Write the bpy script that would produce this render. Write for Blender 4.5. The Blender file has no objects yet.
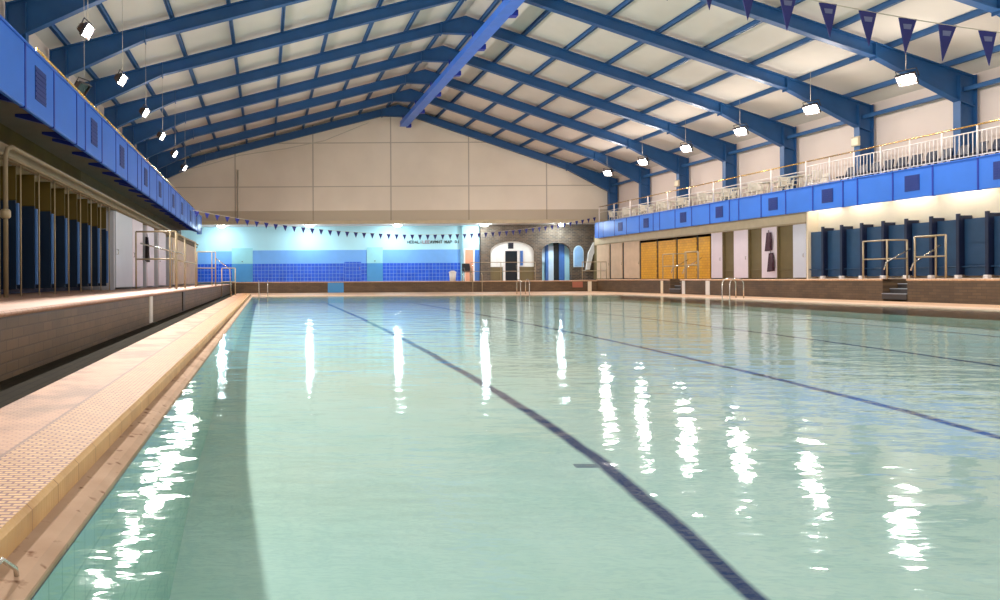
import bpy, math, random
from mathutils import Vector, Matrix, Euler
random.seed(7)
S = bpy.context.scene
COL = S.collection

# ------------------------------------------------------------------ camera, world, exposure
EYE = 0.93                                    # lens height above the water (water surface is z = 0)
cd = bpy.data.cameras.new('camera'); cam = bpy.data.objects.new('camera', cd); COL.objects.link(cam)
cd.sensor_width = 36.0; cd.lens = 25.2        # 700 px on a 1000 px frame
cd.shift_x = 0.235; cd.shift_y = -0.02
cd.clip_start = 0.05; cd.clip_end = 300
cam.location = (0, 0, EYE)
cam.rotation_euler = (Matrix.Rotation(math.radians(90), 3, 'X') @ Matrix.Rotation(math.radians(-0.3), 3, 'Z')).to_euler()
S.camera = cam
S.view_settings.view_transform = 'Standard'
S.view_settings.look = 'None'
S.view_settings.gamma = 1.0
S.view_settings.use_curve_mapping = False
S.view_settings.exposure = -0.55
w = bpy.data.worlds.new('world'); S.world = w; w.use_nodes = True
w.node_tree.nodes['Background'].inputs[0].default_value = (0.75, 0.85, 1, 1)
w.node_tree.nodes['Background'].inputs[1].default_value = 0.3
S.cycles.max_bounces = 10; S.cycles.diffuse_bounces = 5; S.cycles.glossy_bounces = 3
S.cycles.transparent_max_bounces = 12
S.cycles.sample_clamp_indirect = 6.0

FLOOD_W = 700.0      # flood lamp beam
SPILL_W = 260.0      # light spilling back from the right-hand lamps
LENS_E = 260.0       # glow of the flood glass
TUBE_E = 75.0        # fluorescent tubes under the right gallery
SOFFIT_E = 300.0      # bulkhead lamps at the far end

def area_light(name, loc, rot, sx, sy, power, color):
    l = bpy.data.lights.new(name, 'AREA'); l.shape = 'RECTANGLE'; l.size = sx; l.size_y = sy
    l.energy = power; l.color = color
    o = bpy.data.objects.new(name, l); COL.objects.link(o); o.location = loc; o.rotation_euler = rot
    return o
# unseen fill light added behind the camera to brighten roof and walls
area_light('front_fill', (10, -5.6, 6.5), (math.radians(78), 0, 0), 26, 7, 2000, (1.0, 0.95, 0.88))
# ------------------------------------------------------------------ materials
def lin(c):
    c /= 255.0
    return c / 12.92 if c <= 0.04045 else ((c + 0.055) / 1.055) ** 2.4
def rgb(r, g, b): return (lin(r), lin(g), lin(b), 1)

class NT:
    def __init__(s, name):
        s.m = bpy.data.materials.new(name); s.m.use_nodes = True
        s.t = s.m.node_tree; s.b = s.t.nodes['Principled BSDF']; s.out = s.t.nodes['Material Output']
    def n(s, kind, **kw):
        nd = s.t.nodes.new(kind)
        for k, v in kw.items(): setattr(nd, k, v)
        return nd
    def l(s, a, b): s.t.links.new(a, b)
    def math(s, op, a, b=None):
        nd = s.n('ShaderNodeMath', operation=op)
        for i, v in enumerate((a, b)):
            if v is None: continue
            if isinstance(v, (int, float)): nd.inputs[i].default_value = v
            else: s.l(v, nd.inputs[i])
        return nd.outputs[0]
    def mix(s, f, a, b):
        nd = s.n('ShaderNodeMix', data_type='RGBA')
        for i, v in ((0, f), (6, a), (7, b)):
            if isinstance(v, (int, float, tuple)): nd.inputs[i].default_value = v
            else: s.l(v, nd.inputs[i])
        return nd.outputs[2]
    def coords(s): return s.n('ShaderNodeTexCoord').outputs['Object']
    def axes(s, order, sc=(1, 1, 1)):
        sep = s.n('ShaderNodeSeparateXYZ'); s.l(s.coords(), sep.inputs[0])
        cb = s.n('ShaderNodeCombineXYZ')
        for i, ax in enumerate(order):
            if ax is not None: s.l(s.math('MULTIPLY', sep.outputs[ax], sc[i]), cb.inputs[i])
        return cb.outputs[0]
    def noise(s, scale, detail=3, vec=None):
        nd = s.n('ShaderNodeTexNoise'); nd.inputs['Scale'].default_value = scale; nd.inputs['Detail'].default_value = detail
        s.l(vec if vec is not None else s.coords(), nd.inputs['Vector']); return nd.outputs['Fac']
    def ramp(s, f, a, b):
        nd = s.n('ShaderNodeMapRange'); s.l(f, nd.inputs[0]); nd.inputs[1].default_value = a; nd.inputs[2].default_value = b
        return nd.outputs[0]
    def bump(s, h, strength=0.3, dist=0.02):
        nd = s.n('ShaderNodeBump'); nd.inputs['Strength'].default_value = strength; nd.inputs['Distance'].default_value = dist
        s.l(h, nd.inputs['Height']); s.l(nd.outputs[0], s.b.inputs['Normal'])

MATS = {}
def paint(name, c, rough=0.5, metal=0.0, var=0.08, scale=2.0):
    if name in MATS: return MATS[name]
    k = NT(name); f = k.noise(scale, 4)
    d = tuple(x * (1 - var) for x in c[:3]) + (1,); u = tuple(min(1, x * (1 + var)) for x in c[:3]) + (1,)
    k.l(k.mix(k.ramp(f, .3, .7), d, u), k.b.inputs['Base Color'])
    k.b.inputs['Roughness'].default_value = rough; k.b.inputs['Metallic'].default_value = metal
    MATS[name] = k.m; return k.m
def glow(name, c, e):
    if name in MATS: return MATS[name]
    k = NT(name); k.b.inputs['Base Color'].default_value = (.9, .9, .9, 1)
    k.b.inputs['Emission Color'].default_value = c; k.b.inputs['Emission Strength'].default_value = e
    MATS[name] = k.m; return k.m
def brick(name, order, c1, c2, mortar, bw, bh, msize=0.01, rough=0.7, var=(0.55, 1.0), noise_scale=1.2, bumpy=0.3, offset=0.5):
    if name in MATS: return MATS[name]
    k = NT(name); t = k.n('ShaderNodeTexBrick'); t.offset = offset
    k.l(k.axes(order), t.inputs['Vector'])
    t.inputs['Color1'].default_value = c1; t.inputs['Color2'].default_value = c2; t.inputs['Mortar'].default_value = mortar
    t.inputs['Scale'].default_value = 1.0; t.inputs['Mortar Size'].default_value = msize
    t.inputs['Brick Width'].default_value = bw; t.inputs['Row Height'].default_value = bh; t.inputs['Mortar Smooth'].default_value = .2
    f = k.ramp(k.noise(noise_scale, 5), .3, .7)
    dk = k.mix(1.0, t.outputs['Color'], (var[0],) * 3 + (1,)); nd = dk.node; nd.blend_type = 'MULTIPLY'
    k.l(k.mix(f, dk, t.outputs['Color']), k.b.inputs['Base Color'])
    k.b.inputs['Roughness'].default_value = rough
    if bumpy: k.bump(k.math('SUBTRACT', 1.0, t.outputs['Fac']), bumpy, 0.01)
    MATS[name] = k.m; return k.m

M = {}
M['steel'] = paint('blue_steel_paint', rgb(32, 82, 134), .45, var=.1)
M['strut'] = paint('purlin_blue_paint', rgb(50, 94, 144), .5, var=.1)
M['ridge'] = paint('bright_blue_beam_paint', rgb(62, 118, 218), .4, var=.06)
M['fascia'] = paint('gallery_blue_paint', rgb(52, 118, 224), .4, var=.06, scale=1.0)
M['fascia_dark'] = paint('gallery_blue_rib_paint', rgb(22, 50, 165), .45)
M['grille'] = paint('grille_navy_paint', rgb(18, 48, 130), .5)
M['roof'] = paint('roof_lining', rgb(218, 208, 198), .7, var=.05, scale=.6)
M['wall_pink'] = paint('side_wall_paint', rgb(232, 214, 204), .7, var=.03, scale=.5)
M['wall_front'] = paint('front_wall_paint', rgb(225, 215, 205), .7)
M['white'] = paint('white_paint', rgb(236, 233, 230), .4, var=.03)
M['plastic'] = paint('white_plastic', rgb(250, 243, 228), .35, var=.03)
M['mauve'] = paint('pale_mauve_panel', rgb(222, 208, 218), .45, var=.03)
M['palegrey'] = paint('pale_grey_panel', rgb(196, 198, 210), .45, var=.03)
M['olive'] = paint('olive_panel', rgb(112, 98, 66), .6)
M['beige'] = paint('beige_panel', rgb(208, 180, 150), .5)
M['header'] = paint('beige_header_paint', rgb(196, 180, 150), .5)
M['navy'] = paint('navy_laminate', rgb(36, 68, 102), .3, var=.12)
M['navyframe'] = paint('navy_partition', rgb(14, 26, 58), .4)
M['blueframe'] = paint('mid_blue_partition', rgb(64, 110, 176), .45)
M['blueback'] = paint('deep_blue_laminate', rgb(14, 36, 62), .4, var=.15)
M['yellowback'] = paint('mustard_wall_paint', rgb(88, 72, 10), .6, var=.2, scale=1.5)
M['cream'] = paint('cream_wall_paint', rgb(240, 226, 200), .6, var=.03)
M['pipe'] = paint('cream_pipe_paint', rgb(166, 148, 118), .35, var=.08)
M['pipe_dull'] = paint('dull_cream_pipe_paint', rgb(130, 115, 90), .7, var=.12)
M['chrome'] = paint('steel_rail', rgb(205, 200, 190), .22, 0.9, var=.04)
M['brass'] = paint('brass_rail', rgb(214, 170, 96), .25, 0.85, var=.05)
M['railwhite'] = paint('white_railing_paint', rgb(236, 226, 222), .4, var=.03)
M['black'] = paint('black_paint', rgb(22, 22, 26), .4)
M['darkgrey'] = paint('dark_grey_metal', rgb(58, 54, 54), .45)
M['lampmetal'] = paint('bronze_lamp_metal', rgb(88, 66, 52), .4, .3)
M['seat'] = paint('dark_seat_plastic', rgb(26, 34, 62), .4)
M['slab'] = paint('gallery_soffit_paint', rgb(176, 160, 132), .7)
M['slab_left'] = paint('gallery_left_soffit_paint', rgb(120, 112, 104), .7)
M['grey'] = paint('grey_step_paint', rgb(150, 156, 166), .6)
M['flag'] = paint('navy_pennant_cloth', rgb(20, 26, 104), .7, var=.15)
M['flagband'] = paint('pennant_print', rgb(96, 102, 140), .7)
M['cord'] = paint('pale_cord', rgb(190, 180, 165), .6)
M['aqua'] = paint('pale_aqua_wall_paint', rgb(176, 226, 240), .5, var=.03, scale=.7)
M['aqua_panel'] = paint('pale_aqua_panel', rgb(150, 214, 226), .5, var=.03)
M['teal_panel'] = paint('teal_blue_panel', rgb(70, 146, 206), .45, var=.04)
M['sky_band'] = paint('sky_blue_wall_band', rgb(112, 172, 240), .5, var=.04)
M['salmon'] = paint('salmon_door_paint', rgb(226, 160, 130), .5)
M['doorglass'] = paint('dark_door', rgb(28, 40, 48), .15, var=.2)
M['lettered'] = paint('faded_red_lettering', rgb(170, 110, 130), .6)
M['signblack'] = paint('sign_lettering', rgb(26, 30, 46), .6)
M['winblue'] = paint('blue_frosted_pane', rgb(150, 196, 244), .3)
M['paleblue'] = paint('pale_blue_panel', rgb(196, 224, 246), .4)
M['midblue'] = paint('mid_blue_panel', rgb(72, 118, 190), .4)
M['lobbywhite'] = paint('lobby_window_white', rgb(238, 240, 236), .4, var=.03)
M['lifebuoy'] = paint('red_buoy', rgb(168, 104, 84), .6)
M['board'] = paint('rough_board', rgb(176, 150, 120), .7)
M['deeptile'] = brick('deep_blue_wall_tile', (0, 2), rgb(26, 84, 214), rgb(34, 96, 226), rgb(120, 165, 235), .28, .28, .014, .25, (.85, 1), bumpy=0, offset=0)
M['yellowtile'] = brick('mustard_wall_tile', (1, 2), rgb(228, 168, 26), rgb(216, 156, 24), rgb(190, 134, 30), .3, .15, .01, .4, (.85, 1), bumpy=0)
M['darkbrick'] = brick('stone_brick_wall', (0, 2), rgb(116, 96, 78), rgb(82, 74, 68), rgb(128, 116, 102), .34, .12, .02, .8, (.6, 1), 2.0)
M['brick_side'] = brick('brown_tile_riser', (1, 2), rgb(116, 93, 68), rgb(100, 79, 58), rgb(84, 67, 50), .3, .1, .008, .45, (.62, 1), 1.1)
M['brick_far'] = brick('brown_tile_riser_far', (0, 2), rgb(116, 92, 66), rgb(100, 78, 56), rgb(84, 66, 50), .3, .1, .008, .45, (.65, 1), 1.1)
M['decktile'] = brick('pink_deck_tile', (0, 1), rgb(198, 156, 132), rgb(190, 146, 122), rgb(164, 126, 106), .15, .15, .008, .5, (.8, 1), 1.2, 0, 0)
M['darkfloor'] = brick('dark_walkway_tile', (1, 0), rgb(50, 43, 31), rgb(44, 38, 28), rgb(34, 30, 22), .2, .1, .008, .95, (.7, 1), 2.0, .2)
M['surround'] = brick('tan_surround_tile', (0, 1), rgb(222, 180, 142), rgb(212, 168, 132), rgb(184, 142, 112), .15, .15, .008, .5, (.85, 1), 1.0, 0, 0)

M['darkfloor'].node_tree.nodes['Principled BSDF'].inputs['Specular IOR Level'].default_value = .1
def curb_material():
    k = NT('ribbed_tan_curb_tile'); sep = k.n('ShaderNodeSeparateXYZ'); k.l(k.coords(), sep.inputs[0])
    t = k.n('ShaderNodeTexBrick'); k.l(k.axes((0, 1)), t.inputs['Vector']); t.offset = .5
    t.inputs['Color1'].default_value = rgb(214, 166, 106); t.inputs['Color2'].default_value = rgb(198, 148, 90)
    t.inputs['Mortar'].default_value = rgb(128, 70, 44)
    t.inputs['Scale'].default_value = 1; t.inputs['Mortar Size'].default_value = .0065
    t.inputs['Brick Width'].default_value = .062; t.inputs['Row Height'].default_value = .03; t.inputs['Mortar Smooth'].default_value = .4
    rough = k.noise(2.6, 6); f = k.ramp(rough, .42, .62)
    pink = k.mix(f, rgb(190, 138, 104), rgb(128, 86, 60))
    outer = k.ramp(sep.outputs[0], -1.18, -1.21)              # worn outer strip beyond the seam
    body = k.mix(k.math('MULTIPLY', outer, .7), t.outputs['Color'], pink)
    # transverse joints every 0.6 m and the lengthwise seam
    sm = k.math('LESS_THAN', k.math('ABSOLUTE', k.math('SUBTRACT', sep.outputs[0], -1.195)), .009)
    fr = k.math('LESS_THAN', k.math('FRACT', k.math('DIVIDE', sep.outputs[1], .62)), .016)
    dark = k.math('MULTIPLY', k.math('MAXIMUM', sm, k.math('MULTIPLY', fr, .5)), .75)
    body = k.mix(dark, body, rgb(112, 70, 46))
    st = k.ramp(k.noise(1.3, 5), .60, .75)
    body = k.mix(k.math('MULTIPLY', st, .6), body, rgb(140, 96, 70))
    nz = k.n('ShaderNodeSeparateXYZ'); k.l(k.n('ShaderNodeNewGeometry').outputs['Normal'], nz.inputs[0])
    side = k.math('LESS_THAN', nz.outputs[2], .85)
    js = k.math('LESS_THAN', k.math('FRACT', k.math('DIVIDE', sep.outputs[1], .31)), .02)
    lipc = k.mix(js, k.mix(k.ramp(k.noise(5, 4), .3, .7), rgb(214, 174, 120), rgb(192, 150, 102)), rgb(150, 106, 72))
    body = k.mix(side, body, lipc)
    k.l(body, k.b.inputs['Base Color']); k.b.inputs['Roughness'].default_value = .6
    k.bump(k.math('SUBTRACT', 1.0, t.outputs['Fac']), .35, .006)
    return k.m
M['curb'] = curb_material()
M['lip'] = paint('pink_pool_lip', rgb(228, 190, 164), .4, var=.06)
def gutter_material():
    k = NT('gutter_stone'); f = k.noise(3.5, 6); g = k.noise(14, 3)
    c = k.mix(k.ramp(f, .3, .7), rgb(174, 145, 122), rgb(196, 168, 146))
    c = k.mix(k.ramp(g, .62, .72), c, rgb(122, 88, 68))
    k.l(c, k.b.inputs['Base Color']); k.b.inputs['Roughness'].default_value = .95
    k.b.inputs['Specular IOR Level'].default_value = .1
    return k.m
M['gutter'] = gutter_material()

LANES = (3.5, 8.45, 13.4, 18.35)
def pool_floor_material():
    k = NT('pale_pool_floor_tile'); sep = k.n('ShaderNodeSeparateXYZ'); k.l(k.coords(), sep.inputs[0])
    f = k.noise(.9, 5); g = k.noise(.25, 3)
    c = k.mix(k.ramp(f, .3, .7), rgb(200, 222, 216), rgb(218, 232, 228))
    c = k.mix(k.math('MULTIPLY', k.ramp(g, .45, .7), .5), c, rgb(228, 224, 206))
    wob = k.math('MULTIPLY', k.math('SUBTRACT', k.noise(1.1, 2), .5), .10)
    x = k.math('ADD', sep.outputs[0], wob)
    d = None
    for X in LANES:
        a = k.math('ABSOLUTE', k.math('SUBTRACT', x, X)); d = a if d is None else k.math('MINIMUM', d, a)
    tick = k.math('MULTIPLY', k.math('LESS_THAN', k.math('ABSOLUTE', k.math('SUBTRACT', sep.outputs[1], 7.2)), .05), k.math('LESS_THAN', k.math('ABSOLUTE', k.math('SUBTRACT', x, 3.36)), .19))
    line = k.math('MAXIMUM', k.ramp(d, .115, .05), k.math('MULTIPLY', tick, .7))
    c = k.mix(line, c, rgb(22, 46, 104))
    k.l(c, k.b.inputs['Base Color']); k.b.inputs['Roughness'].default_value = .8
    return k.m
M['poolfloor'] = pool_floor_material()
M['poolwall'] = brick('aqua_pool_wall_tile', (1, 2), rgb(176, 212, 198), rgb(168, 206, 194), rgb(150, 190, 178), .15, .15, .006, .5, (.85, 1), 1.0, 0, 0)
M['ledge'] = paint('aqua_ledge_tile', rgb(190, 222, 206), .6, var=.06)
M['poolwall_far'] = brick('aqua_pool_wall_tile_far', (0, 2), rgb(176, 212, 198), rgb(168, 206, 194), rgb(150, 190, 178), .15, .15, .006, .5, (.85, 1), 1.0, 0, 0)

def water_material():
    k = NT('pool_water'); k.t.nodes.remove(k.b)
    # gentle wind-less ripples: broad swell plus fine wrinkles
    n1 = k.noise(1.0, 2, k.axes((0, 1, 2), (.9, 1.7, 1))); n2 = k.noise(4.2, 3, k.axes((0, 1, 2), (.8, 1.5, 1)))
    h = k.math('ADD', k.math('MULTIPLY', n1, .8), k.math('MULTIPLY', n2, .30))
    bp = k.n('ShaderNodeBump'); bp.inputs['Strength'].default_value = 1.0; bp.inputs['Distance'].default_value = WAVE
    k.l(h, bp.inputs['Height'])
    lw = k.n('ShaderNodeLayerWeight'); lw.inputs['Blend'].default_value = .5; k.l(bp.outputs[0], lw.inputs['Normal'])
    fac = k.math('POWER', lw.outputs['Facing'], 5.0)
    fac = k.math('ADD', .02, k.math('MULTIPLY', fac, .80))
    tr = k.n('ShaderNodeBsdfTransparent'); tr.inputs[0].default_value = WATER_TINT
    gl = k.n('ShaderNodeBsdfGlossy'); gl.inputs['Roughness'].default_value = .05; gl.inputs['Color'].default_value = (.95, 1, 1, 1)
    k.l(bp.outputs[0], gl.inputs['Normal'])
    mx = k.n('ShaderNodeMixShader'); k.l(fac, mx.inputs[0]); k.l(tr.outputs[0], mx.inputs[1]); k.l(gl.outputs[0], mx.inputs[2])
    k.l(mx.outputs[0], k.out.inputs[0])
    return k.m
WAVE = 0.018
WATER_TINT = (.80, .905, .895, 1)

# ------------------------------------------------------------------ mesh builder and object helpers
WLOC = {}
class MB:
    def __init__(s): s.v = []; s.f = []; s.sm = []
    def face(s, idx, smooth=False): s.f.append(idx); s.sm.append(smooth)
    def hexa(s, p, smooth=False):              # 4 bottom corners, 4 top corners
        o = len(s.v); s.v += [tuple(q) for q in p]
        for q in ((3, 2, 1, 0), (4, 5, 6, 7), (0, 1, 5, 4), (1, 2, 6, 5), (2, 3, 7, 6), (3, 0, 4, 7)):
            s.face(tuple(o + i for i in q), smooth)
        return s
    def box(s, x0, x1, y0, y1, z0, z1):
        x0, x1 = sorted((x0, x1)); y0, y1 = sorted((y0, y1)); z0, z1 = sorted((z0, z1))
        return s.hexa([(x0, y0, z0), (x1, y0, z0), (x1, y1, z0), (x0, y1, z0), (x0, y0, z1), (x1, y0, z1), (x1, y1, z1), (x0, y1, z1)])
    def bbox(s, x0, x1, y0, y1, z0, z1, b=0.01):   # box with its four vertical-plane edges chamfered (along the longest axis)
        x0, x1 = sorted((x0, x1)); y0, y1 = sorted((y0, y1)); z0, z1 = sorted((z0, z1))
        d = (x1 - x0, y1 - y0, z1 - z0); ax = d.index(max(d))
        lo = (x0, y0, z0); hi = (x1, y1, z1); u, v = [i for i in range(3) if i != ax]
        b = min(b, d[u] * .4, d[v] * .4)
        prof = [(lo[u] + b, lo[v]), (hi[u] - b, lo[v]), (hi[u], lo[v] + b), (hi[u], hi[v] - b), (hi[u] - b, hi[v]), (lo[u] + b, hi[v]), (lo[u], hi[v] - b), (lo[u], lo[v] + b)]
        if ax == 1: prof = prof[::-1]
        return s.prism(prof, ax, lo[ax], hi[ax])
    def prism(s, prof, ax, a, b):              # prof in the two other axes (ascending order), extruded from a to b along ax
        u, v = [i for i in range(3) if i != ax]; n = len(prof); o = len(s.v)
        for h in (a, b):
            for p in prof:
                q = [0, 0, 0]; q[ax] = h; q[u] = p[0]; q[v] = p[1]; s.v.append(tuple(q))
        s.face(tuple(o + i for i in reversed(range(n)))); s.face(tuple(o + n + i for i in range(n)))
        for i in range(n):
            j = (i + 1) % n; s.face((o + i, o + j, o + n + j, o + n + i))
        return s
    def obox(s, c, size, R):                   # box with a rotation matrix
        c = Vector(c); hx, hy, hz = (q / 2 for q in size)
        return s.hexa([c + R @ Vector(q) for q in ((-hx, -hy, -hz), (hx, -hy, -hz), (hx, hy, -hz), (-hx, hy, -hz), (-hx, -hy, hz), (hx, -hy, hz), (hx, hy, hz), (-hx, hy, hz))])
    def tube(s, pts, r, n=10, cap=True):
        pts = [Vector(p) for p in pts]; rings = []
        t0 = (pts[1] - pts[0]).normalized(); up = Vector((0, 0, 1)) if abs(t0.z) < .9 else Vector((1, 0, 0))
        a = t0.cross(up).normalized()
        for i, p in enumerate(pts):
            t = (pts[min(i + 1, len(pts) - 1)] - pts[max(i - 1, 0)]).normalized()
            a = (a - t * a.dot(t)).normalized(); b = t.cross(a)
            o = len(s.v); rr = r[i] if isinstance(r, (list, tuple)) else r
            for k in range(n):
                an = 2 * math.pi * k / n; s.v.append(tuple(p + (a * math.cos(an) + b * math.sin(an)) * rr))
            rings.append(o)
        for o, q in zip(rings, rings[1:]):
            for k in range(n):
                j = (k + 1) % n; s.face((o + k, o + j, q + j, q + k), True)
        if cap:
            s.face(tuple(rings[0] + k for k in reversed(range(n)))); s.face(tuple(rings[-1] + k for k in range(n)))
        return s
    def lathe(s, c, prof, n=24):               # prof: (radius, z) from bottom to top
        o = len(s.v)
        for r, z in prof:
            for k in range(n):
                an = 2 * math.pi * k / n; s.v.append((c[0] + r * math.cos(an), c[1] + r * math.sin(an), c[2] + z))
        for i in range(len(prof) - 1):
            for k in range(n):
                j = (k + 1) % n; s.face((o + i * n + k, o + i * n + j, o + (i + 1) * n + j, o + (i + 1) * n + k), True)
        s.face(tuple(o + k for k in reversed(range(n)))); m = o + (len(prof) - 1) * n; s.face(tuple(m + k for k in range(n)))
        return s
    def grid(s, xs, ys, zf):
        o = len(s.v)
        for y in ys:
            for x in xs: s.v.append((x, y, zf(x, y)))
        n = len(xs)
        for j in range(len(ys) - 1):
            for i in range(n - 1): s.face((o + j * n + i, o + j * n + i + 1, o + (j + 1) * n + i + 1, o + (j + 1) * n + i), True)
        return s
    def build(s, name, mat, parent=None, recentre=False):
        me = bpy.data.meshes.new(name)
        off = Vector((0, 0, 0))
        if parent is not None: off = WLOC[parent.name]
        elif recentre:
            off = Vector(((min(v[0] for v in s.v) + max(v[0] for v in s.v)) / 2, (min(v[1] for v in s.v) + max(v[1] for v in s.v)) / 2, min(v[2] for v in s.v)))
        me.from_pydata([tuple(Vector(v) - off) for v in s.v], [], s.f)
        me.polygons.foreach_set('use_smooth', s.sm)
        me.materials.append(mat); me.update()
        o = bpy.data.objects.new(name, me); COL.objects.link(o)
        if parent is not None: o.parent = parent; WLOC[o.name] = off
        else: o.location = off; WLOC[o.name] = off
        return o

def tag(o, label, cat, group=None, kind=None):
    o['label'] = label; o['category'] = cat
    if group: o['group'] = group
    if kind: o['kind'] = kind
    return o
def thing(name, label, cat, loc, group=None):
    o = bpy.data.objects.new(name, None); COL.objects.link(o); o.location = loc
    o.empty_display_size = .1; WLOC[o.name] = Vector(loc)
    return tag(o, label, cat, group)
def struct(name, mb, mat):
    o = mb.build(name, mat); o['kind'] = 'structure'; return o
def dup(root, loc, label, rotz=None):
    r = root.copy(); COL.objects.link(r); r.location = loc; r['label'] = label; WLOC[r.name] = Vector(loc)
    if rotz is not None: r.rotation_euler = (0, 0, rotz)
    for ch in list(root.children):
        c = ch.copy(); COL.objects.link(c); c.parent = r
        for g in list(ch.children):
            d = g.copy(); COL.objects.link(d); d.parent = c
    return r
ORD = ['first', 'second', 'third', 'fourth', 'fifth', 'sixth', 'seventh', 'eighth', 'ninth', 'tenth', 'eleventh', 'twelfth', 'thirteenth',
       'fourteenth', 'fifteenth', 'sixteenth', 'seventeenth', 'eighteenth', 'nineteenth', 'twentieth']
def nth(i):
    if i < 20: return ORD[i]
    return 'twenty-' + ORD[i - 20] if i < 29 else ('thirtieth' if i == 29 else 'thirty-' + ORD[i - 30])

# ------------------------------------------------------------------ dimensions (metres; x right, y away from the camera)
YB = 52.6                 # upper far wall
YR = 55.0                 # wall of the recess below it
XR, XL, XA = 26.0, -7.6, 10.0   # right columns, left columns, ridge
WR, WL = 26.45, -8.05     # side walls
S_BAY = 4.39; Y0 = 52.3
ZT = 13.95; SL = .345; SLL = .25   # roof steel top at the ridge, slopes right and left
DL, DB, DR = .67, .78, .85  # deck levels left, back, right
XDL, XDR = -2.3, 23.0     # deck edges
PX0, PX1, PY0, PY1 = -.70, 20.3, -2.5, 40.0
ZS = .03                  # pool surround level, right and far
ZC = .14                  # raised left curb
GF = 4.88                 # gallery floor
def ztop(x): return ZT - (SL * (x - XA) if x > XA else SLL * (XA - x))

# ------------------------------------------------------------------ setting
prof = [(-2.5, -2.3), (0, -2.05), (3, -1.72), (5.05, -1.36), (6.2, -1.14), (7.3, -.985), (9, -.86), (11.4, -.755), (14.5, -.66), (18, -.58), (25, -.49), (PY1, -.42)]
def zfloor(x, y):
    for (a, za), (b, zb) in zip(prof, prof[1:]):
        if a <= y <= b: return za + (zb - za) * (y - a) / (b - a)
    return prof[-1][1]
struct('floor', MB().grid([PX0 - .02 + (PX1 - PX0 + .04) * i / 12 for i in range(13)], [p[0] for p in prof], zfloor), M['poolfloor'])
struct('pool_wall_left', MB().box(-1.67, PX0, PY0, PY1, -2.6, -.015), M['poolwall'])
struct('pool_wall_right', MB().box(PX1, PX1 + .5, PY0, PY1, -2.6, -.01), M['poolwall'])
struct('pool_wall_far', MB().box(-1.67, PX1 + .5, PY1, PY1 + .5, -2.6, -.01), M['poolwall_far'])
struct('pool_wall_near', MB().box(-1.67, PX1 + .5, PY0 - .5, PY0, -2.6, -.01), M['poolwall_far'])
tag(MB().grid([PX0 + (PX1 - PX0) * i / 4 for i in range(5)], [PY0 + (PY1 - PY0) * i / 8 for i in range(9)], lambda x, y: 0.0).build('pool_water', water_material()),
    'clear turquoise water filling the swimming pool', 'water', kind='stuff')

# pool surround
m = MB(); m.bbox(-1.67, -.83, -4, PY1 + 1.5, -.4, ZC, .02); struct('pool_curb', m, M['curb'])
m = MB(); m.prism([(-.83, -.02), (PX0, -.02), (PX0, .004), (-.70, .012), (-.735, .03), (-.83, .045)], 1, -4, PY1)
struct('pool_gutter', m, M['gutter'])
struct('walkway_left', MB().box(XDL, -1.67, -4, 48.5, -.3, .06), M['darkfloor'])
struct('surround_far', MB().box(-1.67, XDR, PY1 + .001, 48.5, -.3, ZS - .002), M['surround'])
struct('surround_right', MB().box(PX1, XDR, -4, PY1, -.3, ZS), M['surround'])
def lip(name, x0, x1, y0, y1): struct(name, MB().bbox(x0, x1, y0, y1, -.06, ZS + .006, .02), M['lip'])
lip('trim_1', PX1 - .05, PX1 + .3, PY0, PY1)
lip('trim_2', PX0 - .13, PX1 + .3, PY1 - .05, PY1 + .3)

# decks
struct('deck_left', MB().box(WL, XDL - .03, -5, 48.6, -.3, DL - .01), M['brick_side'])
struct('deck_left_paving', MB().box(WL, XDL - .3, -5, 48.6, DL - .011, DL), M['decktile'])
struct('trim_3', MB().bbox(XDL - .32, XDL + .015, -5, 48.55, DL - .055, DL + .002, .02), M['decktile'])
struct('deck_far', MB().box(XDL - .03, XDR + .03, 48.53, YR, -.3, DB - .01), M['brick_far'])
struct('deck_far_paving', MB().box(WL, XDR + .1, 48.8, YR, DB - .011, DB), M['decktile'])
struct('trim_4', MB().bbox(XDL + .0, XDR + .03, 48.48, 48.85, DB - .055, DB + .002, .02), M['surround'])
STAIRS = ((25.1, 26.1), (38.8, 39.8))
segs = [(-5, 25.1), (26.1, 38.8), (39.8, 48.6)]
m = MB(); m.box(24.0, WR, -5, YR, -.3, DR - .01)
for a, b in segs: m.box(XDR + .03, 24.0, a, b, -.3, DR - .01)
struct('deck_right', m, M['brick_side'])
m = MB(); m.box(24.0, WR, -5, YR, DR - .011, DR)
for a, b in segs: m.box(XDR + .3, 24.0, a, b, DR - .011, DR)
struct('deck_right_paving', m, M['decktile'])
m = MB()
for a, b in segs: m.bbox(XDR - .015, XDR + .32, a, b, DR - .07, DR + .002, .02)
struct('trim_5', m, M['surround'])

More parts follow.
